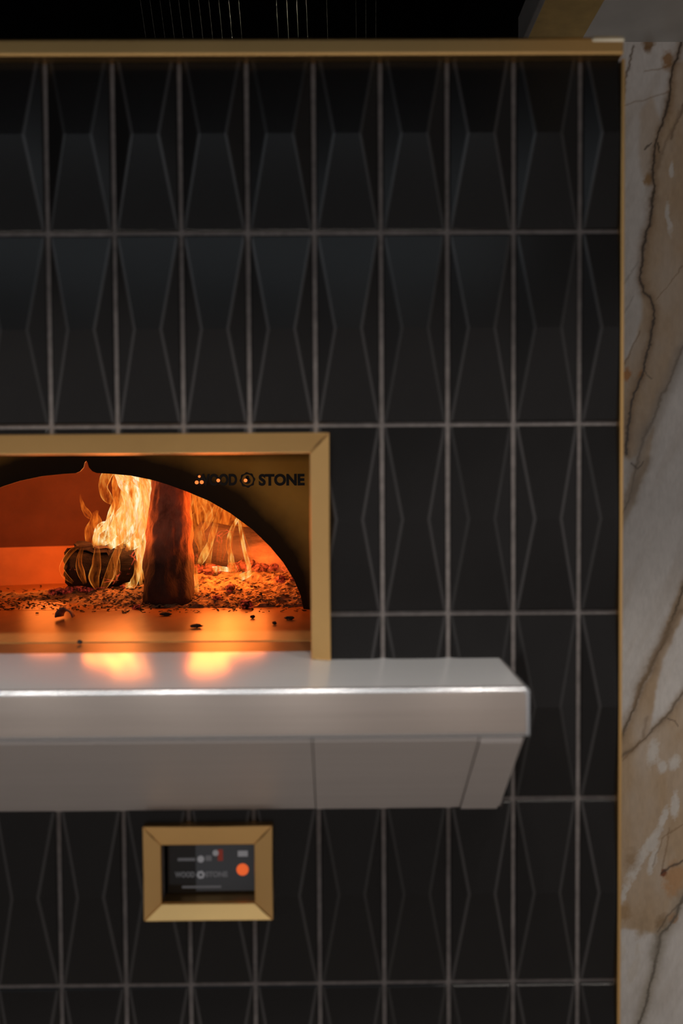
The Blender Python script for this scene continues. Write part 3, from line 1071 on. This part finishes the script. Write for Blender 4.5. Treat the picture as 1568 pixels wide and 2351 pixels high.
# ---------------------------------------------------------------- logs
def make_log(name, label, p0, p1, r0, r1, mat, seed, cap_mat=None, rough=.10, bend=0.0, knots=()):
    p0, p1 = Vector(p0), Vector(p1)
    ax = (p1-p0)
    L = ax.length
    q = ax.to_track_quat('Z', 'Y').to_matrix()
    nu, nv = 56, 64
    bm = bmesh.new()
    la = bm.verts.layers.float.new('along')
    rows = []
    for j in range(nv+1):
        t = j/nv
        row = []
        endr = min(1, .80+.20*min(t, 1-t)/.03) if .0 <= t <= 1 else 1
        for i in range(nu):
            a = 2*math.pi*i/nu
            r = r0+(r1-r0)*t
            d = Vector((math.cos(a), math.sin(a), 0))
            nn = noise.noise(Vector((d.x*1.3, d.y*1.3, t*L*9+seed)))*.9+noise.noise(Vector((d.x*4, d.y*4, t*L*24+seed*2)))*.55+noise.noise(Vector((d.x*11, d.y*11, t*L*60+seed*3)))*.30
            for kt, ka, kh, kw in knots:
                da = math.atan2(math.sin(a-ka), math.cos(a-ka))
                nn += kh*math.exp(-((t-kt)/kw)**2-(da/.7)**2)
            r *= (1+rough*nn)*endr
            cen = p0+ax*t+Vector((0, 0, bend*math.sin(math.pi*t)))
            v = bm.verts.new(cen+q @ (d*r)+q @ Vector((0, 0, .006*noise.noise(Vector((d.x*3, d.y*3, seed*5+j*0)))))*(1 if j in (0, nv) else 0))
            v[la] = t
            row.append(v)
        rows.append(row)
    for a, b in zip(rows[:-1], rows[1:]):
        for i in range(nu): bm.faces.new((a[i], a[(i+1) % nu], b[(i+1) % nu], b[i]))
    low = min(v.co.z for v in bm.verts)
    caps = []
    for row, t in ((rows[0], 0.), (rows[-1], 1.)):
        prev = row
        cen = sum((v.co for v in row), Vector())/len(row)
        for k in (.66, .33):
            nr = []
            for v in row:
                w = bm.verts.new(cen+(v.co-cen)*k+q @ Vector((0, 0, .004*noise.noise(v.co*60+Vector((seed, k*9, 0))))))
                w[la] = t
                nr.append(w)
            for i in range(nu): caps.append(bm.faces.new((prev[i], prev[(i+1) % nu], nr[(i+1) % nu], nr[i])))
            prev = nr
        caps.append(bm.faces.new(prev))
    base = Vector(((p0.x+p1.x)/2, (p0.y+p1.y)/2, low))
    o = link(name, bm, mat, None, True, base)
    tag(o, label, 'log')
    return o


FL = ZS+.0005                       # hearth surface
M['log_up'] = log_material('reddish_bark', (.40, .17, .10), (.05, .028, .02), .66, .42, 0, (1, 1, .5))
M['log_left'] = log_material('charred_log', (.010, .008, .008), (.006, .0055, .006), .5, .6, 2.0, (.4, 1, 1))
M['log_right'] = log_material('half_burnt_log', (.10, .08, .075), (.36, .21, .13), .62, .80, .9, (.4, 1, 1))
# the bark log leaning back over the others, its sawn foot towards the front
A = at(387, 1399, .625)
B = at(392, 1075, .76)
log_up = make_log('firewood_log', 'thick reddish bark log leaning upright in the middle of the fire', A, B, .0570, .043, M['log_up'], 3, rough=.14, knots=((.62, 4.4, 2.2, .06), (.55, 2.6, 1.2, .1), (.2, 5.0, 1.0, .1)))
log_up['along_note'] = 0
del log_up['along_note']
A = at(150, 1302, .74)
B = at(335, 1292, .80)
make_log('firewood_log', 'black charred log lying under the tall bright flames left of the leaning log', A, B, .044, .052, M['log_left'], 11, rough=.10)
A = at(452, 1255, .88)
B = at(728, 1292, .80)
make_log('firewood_log', 'half-burnt log lying on the embers to the right of the leaning log', A, B, .062, .060, M['log_right'], 23, rough=.07)
# thin burnt slab lying on top of the left log
bm = bmesh.new()
a, b = at(176, 1244, .74), at(262, 1256, .76)
for k in range(9):
    pass
add_box(bm, 0, 1, 0, 1, 0, 1)
bmesh.ops.subdivide_edges(bm, edges=list(bm.edges), cuts=6, use_grid_fill=True)
for v in bm.verts:
    u = v.co.copy()
    v.co = Vector((a.x+(b.x-a.x)*u.x, a.y-.02+.04*u.y, a.z+(b.z-a.z)*u.x-.012+.011*u.z))
    v.co += Vector((.006, .006, .006))*noise.noise(v.co*70)
    v.co += Vector((.0, .004, .004))*noise.noise(v.co*200)
o = link('bark_slab', bm, M['char'], None, False, (a.x, a.y, a.z-.012))
tag(o, 'thin burnt strip of bark lying along the top of the charred log', 'bark')

# ---------------------------------------------------------------- ash, embers, flakes
def rock(r, seed, flat=1.0, sub=1):
    bm_ = bmesh.new()
    bmesh.ops.create_icosphere(bm_, subdivisions=sub, radius=r)
    for v in bm_.verts:
        d = v.co.normalized()
        k = 1+.45*noise.noise(d*1.6+Vector((seed*7.3, 0, 0)))+.18*noise.noise(d*4+Vector((0, seed*3.1, 0)))
        v.co = Vector((v.co.x*k*1.15, v.co.y*k, v.co.z*k*flat))
    lo = min(v.co.z for v in bm_.verts)
    bmesh.ops.translate(bm_, verts=bm_.verts, vec=(0, 0, -lo))
    return bm_


def ground(px_, py_, dz=0):
    """where the sight line of a pixel meets the hearth"""
    d = fw*FPX + rt*(px_-IW/2) - up*(py_-IH/2)
    return EYE+d*((FL+dz-EYE.z)/d.z)


def in_bed(x, y):
    return x


# the bed of ash: a low lumpy mound
def bed_height(x, y):
    h = 0
    # left drift, thin at the left and thicker under the logs
    for cx, cy, sx, sy, hh in ((-.30, .80, .20, .16, .030), (-.42, .74, .16, .10, .014), (-.62, .82, .24, .10, .010), (-.16, .86, .20, .20, .040), (-.02, .80, .12, .16, .026), (.05, .85, .12, .2, .03)):
        h += hh*math.exp(-((x-cx)/sx)**2-((y-cy)/sy)**2)
    h += .010*(noise.noise(Vector((x*26, y*26, 0)))+.6*noise.noise(Vector((x*70, y*70, 3))))*min(1, h/.012)
    return h


gxa, gya = np.arange(-1.02, .13, .0065), np.arange(.56, 1.02, .0065)
bm = bmesh.new()
G = {}
for i, x in enumerate(gxa):
    for j, y in enumerate(gya):
        edge_ = .575+.05*noise.noise(Vector((x*7, 1.3, 0)))+.02*noise.noise(Vector((x*30, 4.3, 0)))
        h = bed_height(float(x), float(y))-.006 if y > edge_ else -.004
        G[i, j] = bm.verts.new((x+random.uniform(-.002, .002), y+random.uniform(-.002, .002), FL+h+random.uniform(-.0012, .0012)))
for i in range(len(gxa)-1):
    for j in range(len(gya)-1):
        vs = (G[i, j], G[i+1, j], G[i+1, j+1], G[i, j+1])
        if max(v.co.z for v in vs) > FL: bm.faces.new(vs)
loose = [v for v in bm.verts if not v.link_faces]
bmesh.ops.delete(bm, geom=loose, context='VERTS')
ashbed = link('ash_bed', bm, M['ash'], None, False)
tag(ashbed, 'bed of pale ash and crumbs spread under the burning logs', 'ash', kind='stuff')


def bedz(x, y):
    return FL+max(0, bed_height(x, y)-.006)


# flakes of ash and bark strewn over the bed
rnd = random.Random(5)
def flakes(n_, region, smin, smax):
    b_ = bmesh.new()
    for _ in range(n_):
        p = region()
        if p is None: continue
        r = rnd.uniform(smin, smax)
        a0 = rnd.uniform(0, 6.28)
        el = rnd.uniform(1.0, 2.4)
        tilt = rnd.uniform(-.7, .7)
        top, bot = [], []
        kk = 5
        for i in range(kk):
            a = 2*math.pi*i/kk
            rr = r*rnd.uniform(.6, 1.2)
            u, w = rr*el*math.cos(a), rr*math.sin(a)
            v = Vector((u*math.cos(a0)-w*math.sin(a0), u*math.sin(a0)+w*math.cos(a0), u*tilt*.6))
            top.append(b_.verts.new(p+v+Vector((0, 0, r*.35+r*abs(tilt)))))
            bot.append(b_.verts.new(p+v+Vector((0, 0, r*abs(tilt)))))
        b_.faces.new(top)
        b_.faces.new(bot)
        for i in range(kk): b_.faces.new((top[i], top[(i+1) % kk], bot[(i+1) % kk], bot[i]))
    return b_


def reg_bed():
    x = rnd.uniform(-.95, .06)
    y = .575+abs(rnd.gauss(0, .11))
    h = bed_height(x, y)
    if h < .007 and rnd.random() > .15: return None
    return Vector((x, y, bedz(x, y)-.001))


def reg_thin():
    q = ground(rnd.uniform(-30, 705), rnd.choice((1368, 1378, 1386, 1394))+rnd.gauss(0, 9))
    return Vector((q.x, max(.50, q.y), bedz(q.x, q.y)))


o = link('ash_flakes', flakes(2600, reg_bed, .0012, .0042), M['ash'], None)
tag(o, 'pale curled flakes of ash strewn over the ember bed', 'ash', kind='stuff')
o = link('charcoal_crumbs', flakes(900, reg_thin, .0012, .0036), M['char'], None)
tag(o, 'small black charcoal crumbs scattered along the front of the ash', 'charcoal', kind='stuff')

# glowing lumps, each its own thing
rock_me = []
for k in range(6):
    b_ = rock(1.0, k+1, .75, 2)
    me_ = bpy.data.meshes.new('ember')
    b_.to_mesh(me_)
    b_.free()
    me_.materials.append(M['ember'])
    rock_me.append(me_)
emb = [(545, 1352, 20), (583, 1362, 17), (612, 1348, 22), (640, 1358, 18), (663, 1352, 19), (686, 1366, 15), (600, 1385, 13), (560, 1392, 14), (527, 1385, 13), (640, 1385, 13), (672, 1388, 11), (500, 1372, 16), (478, 1352, 15), (520, 1345, 17),
       (472, 1385, 12), (495, 1398, 10), (615, 1372, 12), (655, 1340, 13), (695, 1350, 12), (575, 1340, 14),
       (160, 1348, 12), (185, 1352, 14), (207, 1358, 13), (230, 1362, 12), (255, 1360, 13), (280, 1362, 12), (302, 1360, 12), (172, 1366, 9), (218, 1374, 10), (246, 1378, 11), (290, 1382, 11), (270, 1402, 9), (313, 1392, 11), (322, 1378, 10), (196, 1374, 8)]
re = random.Random(2)
for i, (x, y, r) in enumerate(emb):
    o = bpy.data.objects.new('ember', rock_me[i % 6])
    g = ground(x, min(y+r*.7, 1402))
    p = Vector((g.x, g.y, bedz(g.x, g.y)-.002))
    for _ in range(6):
        p = at(x, y+r*.7, p.y)
        h = bedz(p.x, p.y)
        p = Vector((p.x, p.y+(h-p.z)*2.2, h-.002))
    p.y = min(max(p.y, .565), .78)
    p.z = bedz(p.x, p.y)-.002
    o.location = p
    sc_ = r*scale_at(p.y)
    o.scale = (sc_*re.uniform(.8, 1.1), sc_*re.uniform(.8, 1.1), sc_*re.uniform(.7, 1.0))
    o.rotation_euler = (re.uniform(-.3, .3), re.uniform(-.3, .3), re.uniform(0, 6.28))
    COL.objects.link(o)
    if x > 400: tag(o, 'glowing red ember lump in the heap right of the leaning log', 'ember', 'embers under the right log')
    else: tag(o, 'glowing red ember lump in the heap under the charred left log', 'ember', 'embers under the left log')

# curl of bark alone on the hearth
bm = bmesh.new()
c = ground(146, 1423)
sg = scale_at(c.y)
P = []
for i in range(9):
    a = math.pi*(.06+.88*i/8)
    row = []
    for j in range(5):
        t = j/4
        r = (21-7*t)*sg
        k = 1+.10*noise.noise(Vector((i*.8, j*.9, 2)))
        row.append(bm.verts.new((c.x+r*k*math.cos(a)*(1.05)+3*sg*t, c.y+t*.030, FL+.0006+r*1.35*k*math.sin(a)*(1 if math.cos(a) < .3 else .9))))
    P.append(row)
for i in range(8):
    for j in range(4): bm.faces.new((P[i][j], P[i+1][j], P[i+1][j+1], P[i][j+1]))
bmesh.ops.recalc_face_normals(bm, faces=bm.faces)
bmesh.ops.solidify(bm, geom=bm.faces[:], thickness=.0025)
o = link('bark_curl', bm, M['bark_chip'], None, True, (c.x, c.y, FL))
tag(o, 'small curled reddish bark chip lying alone on the hearth in front of the ash', 'bark')
for x, y, w, h, lab in ((451, 1442, 12, 3.4, 'flat black charcoal flake on the hearth before the leaning log'), (664, 1423, 10, 4, 'black charcoal flake on the hearth by the right foot of the arch'), (380, 1414, 12, 3.5, 'dark flake of bark at the foot of the leaning log'),
                        (183, 1479, 6, 3.5, 'black charcoal crumb near the front edge of the hearth'), (630, 1434, 5, 3, 'small black crumb on the hearth below the right embers'), (580, 1420, 5, 2, 'tiny black crumb on the hearth under the middle of the right embers')):
    g = ground(x, y)
    b_ = rock(1, x, 1, 2)
    sg = scale_at(g.y)
    bmesh.ops.scale(b_, verts=b_.verts, vec=(w*sg, w*sg*.8, .0035))
    bmesh.ops.translate(b_, verts=b_.verts, vec=(g.x, g.y, FL))
    tag(link('charcoal_flake', b_, M['char'], None, False, (g.x, g.y, FL)), lab, 'charcoal')

# ---------------------------------------------------------------- flames
def tongue(pts, Y, heat, fill, parent, seed, tip_fade=.35, depth_k=.45, base_fade=.15, tipheat=.35):
    """one tongue of flame: a hollow, folded, tapering body round a wandering centre line"""
    # smooth centre line
    C = [(at(x, y, Y), w*scale_at(Y)) for x, y, w in pts]
    def cr(p0, p1, p2, p3, t):
        return .5*((2*p1)+(p2-p0)*t+(2*p0-5*p1+4*p2-p3)*t*t+(3*p1-p0-3*p2+p3)*t**3)
    S = []
    n_ = len(C)
    sub = 9
    for i in range(n_-1):
        q = [C[max(0, i-1)], C[i], C[i+1], C[min(n_-1, i+2)]]
        for k in range(sub):
            t = k/sub
            S.append((cr(*[a[0] for a in q], t), max(.0004, cr(*[a[1] for a in q], t))))
    S.append(C[-1])
    m = len(S)
    nu = 30
    bm_ = bmesh.new()
    lc = bm_.verts.layers.float_color.new('flame_heat')
    rows_ = []
    for j, (p, w) in enumerate(S):
        t = j/(m-1)
        tw = seed*1.7+t*2.2
        row = []
        wob = Vector((noise.noise(Vector((t*4, seed, 0)))*.25*w, noise.noise(Vector((t*3, seed, 7)))*.9*w+t*.01, 0))
        # across the centre line, within the picture-facing plane of the fire
        a_, b_ = S[max(0, j-1)][0], S[min(m-1, j+1)][0]
        tg = (b_-a_).normalized()
        nrm = Vector((tg.z, 0, -tg.x))
        if nrm.length < .1: nrm = Vector((1, 0, 0))
        nrm.normalize()
        for i in range(nu):
            a = 2*math.pi*i/nu
            fold = 1+.16*math.sin(3*a+tw*1.6)*min(1, w/.008)+.10*math.sin(5*a-tw*2.3)
            u = w*fold*math.cos(a)
            v = w*depth_k*fold*math.sin(a)+w*.30*math.sin(2*u/max(w, 1e-4)*1.3+tw)
            vt = bm_.verts.new(p+wob+nrm*u+Vector((0, v, 0)))
            fade = min(1, t/base_fade if base_fade else 1)*min(1, (1-t)/tip_fade if tip_fade else 1)
            hh = heat+(tipheat-heat)*max(0, t-.35)/.65
            vt[lc] = (hh, fill, .12+.88*fade, 1)
            row.append(vt)
        rows_.append(row)
    for a, b in zip(rows_[:-1], rows_[1:]):
        for i in range(nu): bm_.faces.new((a[i], a[(i+1) % nu], b[(i+1) % nu], b[i]))
    return link('flame', bm_, M['flame'], parent, True)


fl_ = empty('fire', at(250, 1300, .72))
tag(fl_, 'tall bright yellow flames rising from the charred left log', 'fire')
fr_ = empty('fire', at(520, 1300, .80))
tag(fr_, 'thin orange flames licking up the right log beside the leaning log', 'fire')
LF = [
    ([(286, 1262, 14), (283, 1238, 34), (300, 1205, 36), (318, 1165, 30), (312, 1125, 28), (290, 1098, 22), (268, 1070, 12), (255, 1050, 4)], .76, 1.0, .85, .15, .8),
    ([(330, 1330, 4), (326, 1280, 10), (324, 1235, 16), (330, 1190, 16), (334, 1150, 13), (330, 1112, 12), (322, 1075, 6)], .74, .98, .75, .2, .7),
    ([(262, 1158, 3), (246, 1142, 11), (238, 1118, 9), (243, 1097, 11), (258, 1075, 9), (270, 1050, 3)], .79, .72, .35, .2, .6),
    ([(222, 1256, 8), (236, 1228, 22), (256, 1205, 20), (258, 1175, 9), (264, 1140, 3)], .74, .95, .8, .25, .5),
    ([(280, 1225, 8), (285, 1195, 22), (288, 1165, 18), (282, 1135, 8), (276, 1118, 2)], .72, .85, .5, .35, .6),
    ([(203, 1246, 6), (206, 1222, 13), (213, 1200, 9), (217, 1184, 7), (222, 1172, 2)], .76, .55, .28, .3, .4),
    ([(212, 1190, 4), (200, 1178, 8), (190, 1165, 5), (184, 1150, 3), (182, 1134, 1)], .76, .5, .2, .4, .4),
    ([(232, 1238, 4), (226, 1214, 9), (222, 1192, 8), (214, 1176, 2)], .75, .6, .3, .4, .4),
    ([(292, 1258, 6), (308, 1248, 11), (316, 1238, 8), (311, 1226, 3)], .70, .95, .8, .3, .8),
    ([(248, 1256, 8), (262, 1244, 13), (274, 1238, 10), (277, 1224, 2)], .70, .98, .8, .3, .9),
    ([(340, 1170, 6), (350, 1140, 11), (352, 1108, 9), (346, 1076, 4)], .86, .6, .45, .2, .5),
    ([(372, 1150, 20), (372, 1120, 30), (368, 1090, 26), (360, 1055, 12)], .95, .45, .35, .2, .35),
    ([(292, 1240, 20), (300, 1190, 44), (302, 1130, 42), (300, 1085, 34), (296, 1040, 14)], .84, .5, .35, .2, .35),
    # sheets wrapping the face of the charred log
    ([(168, 1338, 3), (148, 1322, 6), (141, 1304, 5), (148, 1284, 5), (164, 1264, 5), (184, 1252, 3)], .69, .66, .05, .3, .55),
    ([(196, 1340, 4), (184, 1312, 8), (179, 1284, 6), (186, 1256, 3)], .68, .62, .04, .3, .5),
    ([(222, 1352, 5), (214, 1325, 12), (219, 1294, 9), (221, 1268, 6), (218, 1240, 2)], .68, .68, .05, .25, .7),
    ([(236, 1354, 6), (252, 1322, 10), (262, 1286, 8), (272, 1254, 7), (277, 1228, 2)], .68, .76, .10, .2, .8),
    ([(262, 1338, 4), (268, 1306, 7), (266, 1274, 6), (272, 1248, 2)], .67, .65, .04, .3, .6),
    ([(284, 1344, 5), (303, 1342, 8), (312, 1322, 7), (312, 1300, 5), (306, 1278, 2)], .67, .95, .5, .3, .6),
    ([(324, 1345, 3), (320, 1310, 5), (322, 1275, 6), (326, 1240, 3)], .68, .85, .4, .3, .8),
]
rf = random.Random(12)
for k in range(16):          # thin filaments playing through the big flames
    src = LF[rf.choice((0, 0, 0, 1, 1, 3, 4, 12, 12))]
    sh = rf.uniform(-1, 1)
    a_, b_ = sorted((rf.randint(0, 2), rf.randint(3, len(src[0]))))
    pts = [(x+sh*w*.9+rf.uniform(-5, 5), y+rf.uniform(-8, 8), max(1.5, min(8, w*rf.uniform(.14, .3)))) for x, y, w in src[0]]
    LF.append((pts, src[1]-.01+rf.uniform(-.03, .02), rf.uniform(.6, 1.0), rf.uniform(.35, .8), .3, rf.uniform(.5, .8)))
for k, (pts, Y, heat, fill, tf, th) in enumerate(LF): tongue(pts, Y, heat, fill, fl_, k*1.37+.4, tf, tipheat=th)
RF = [
    ([(446, 1180, 10), (455, 1150, 16), (452, 1120, 14), (440, 1088, 6)], .86, .55, .35, .2, .45),
    ([(470, 1215, 4), (478, 1180, 8), (466, 1150, 10), (456, 1125, 9), (450, 1095, 4)], .74, .68, .3, .2, .55),
    ([(462, 1222, 4), (478, 1198, 7), (494, 1168, 6), (501, 1135, 6), (500, 1105, 3)], .75, .66, .3, .2, .5),
    ([(452, 1290, 4), (464, 1262, 9), (455, 1228, 12), (448, 1196, 11), (455, 1170, 5), (458, 1155, 2)], .73, .66, .25, .3, .5),
    ([(480, 1310, 4), (479, 1285, 6), (484, 1250, 6), (490, 1222, 7), (498, 1190, 5), (508, 1152, 5), (511, 1110, 3)], .73, .72, .28, .2, .65),
    ([(458, 1296, 5), (470, 1274, 8), (482, 1244, 6), (490, 1214, 3)], .72, .85, .4, .3, .7),
    ([(546, 1328, 8), (533, 1302, 8), (530, 1276, 6), (523, 1250, 5), (532, 1215, 4), (545, 1190, 3), (548, 1168, 1)], .72, .88, .42, .2, .75),
    ([(574, 1322, 5), (571, 1300, 5), (562, 1268, 4), (556, 1235, 4), (549, 1200, 3), (547, 1172, 1)], .72, .85, .42, .2, .75),
    ([(548, 1330, 6), (557, 1324, 7), (572, 1318, 6), (584, 1306, 3)], .71, .95, .5, .3, .7),
    ([(550, 1325, 12), (549, 1288, 24), (548, 1245, 18), (548, 1200, 6), (547, 1178, 2)], .735, .45, .03, .3, .4),
    ([(490, 1310, 10), (500, 1306, 6), (520, 1308, 5), (532, 1312, 3)], .72, .95, .7, .3, .9),
    ([(505, 1296, 6), (508, 1262, 10), (512, 1235, 6), (516, 1212, 2)], .73, .35, .08, .4, .3),
    ([(490, 1240, 20), (488, 1190, 36), (478, 1140, 34), (466, 1095, 20), (460, 1060, 8)], .97, .45, .35, .2, .3),
    ([(548, 1250, 16), (542, 1210, 30), (530, 1170, 26), (515, 1130, 10)], .97, .38, .28, .3, .25),
    ([(590, 1240, 10), (582, 1215, 20), (570, 1185, 14), (560, 1160, 4)], .99, .35, .25, .3, .25),
    ([(450, 1375, 3), (452, 1340, 5), (447, 1310, 4), (450, 1280, 2)], .66, .7, .3, .4, .5),
    ([(412, 1160, 8), (418, 1140, 16), (408, 1115, 14), (398, 1085, 6)], .93, .55, .35, .25, .4),
]
for k, (pts, Y, heat, fill, tf, th) in enumerate(RF): tongue(pts, Y, heat, fill, fr_, k*2.11+30, tf, tipheat=th)
FE = .85
FIRE = (1.0, .20, .028)
for x, y, Y, e in ((250, 1225, .72, 1.3), (300, 1200, .74, 1.2), (312, 1120, .78, .9), (110, 1270, .86, .6), (475, 1190, .72, .8), (495, 1270, .70, .9), (560, 1290, .69, .8), (475, 1130, .80, .8)):
    fire_lamp('firelight', at(x, y, Y), e*FE, FIRE, .06)

# ---------------------------------------------------------------- chains hanging above the front
cc = empty('chain_curtain', at(600, 0, .62))
tag(cc, 'row of fine bright chains hanging in the dark above the tiled front', 'chain curtain')
rc = random.Random(4)
ztop = CZ-.0
xs_ = [322, 344, 367, 389, 410, 433, 456, 479, 502, 525, 548, 634, 658, 681, 703, 750, 817, 840, 863]
for x in xs_:
    lean = max(0, (850-x)/3600.)
    p0, p1 = at(x, 0, .62), at(x+lean*100, 100, .62)
    dz = (p1-p0)/(p0.z-p1.z)
    ptop = p0+dz*-(CZ+.45-p0.z)
    pbot = p0+dz*(p0.z-(p1.z-.10))
    b_ = bmesh.new()
    rad = .00055 if x > 380 else .00035
    steps = 70
    prev = None
    for k in range(steps+1):
        c = ptop+(pbot-ptop)*(k/steps)
        r = rad*(1 if k % 2 else .55)
        ring = [b_.verts.new((c.x+r*math.cos(a), c.y+r*math.sin(a), c.z)) for a in (0, 1.57, 3.14, 4.71)]
        if prev:
            for i in range(4): b_.faces.new((prev[i], prev[(i+1) % 4], ring[(i+1) % 4], ring[i]))
        prev = ring
    link('strand', b_, M['strand'], cc)
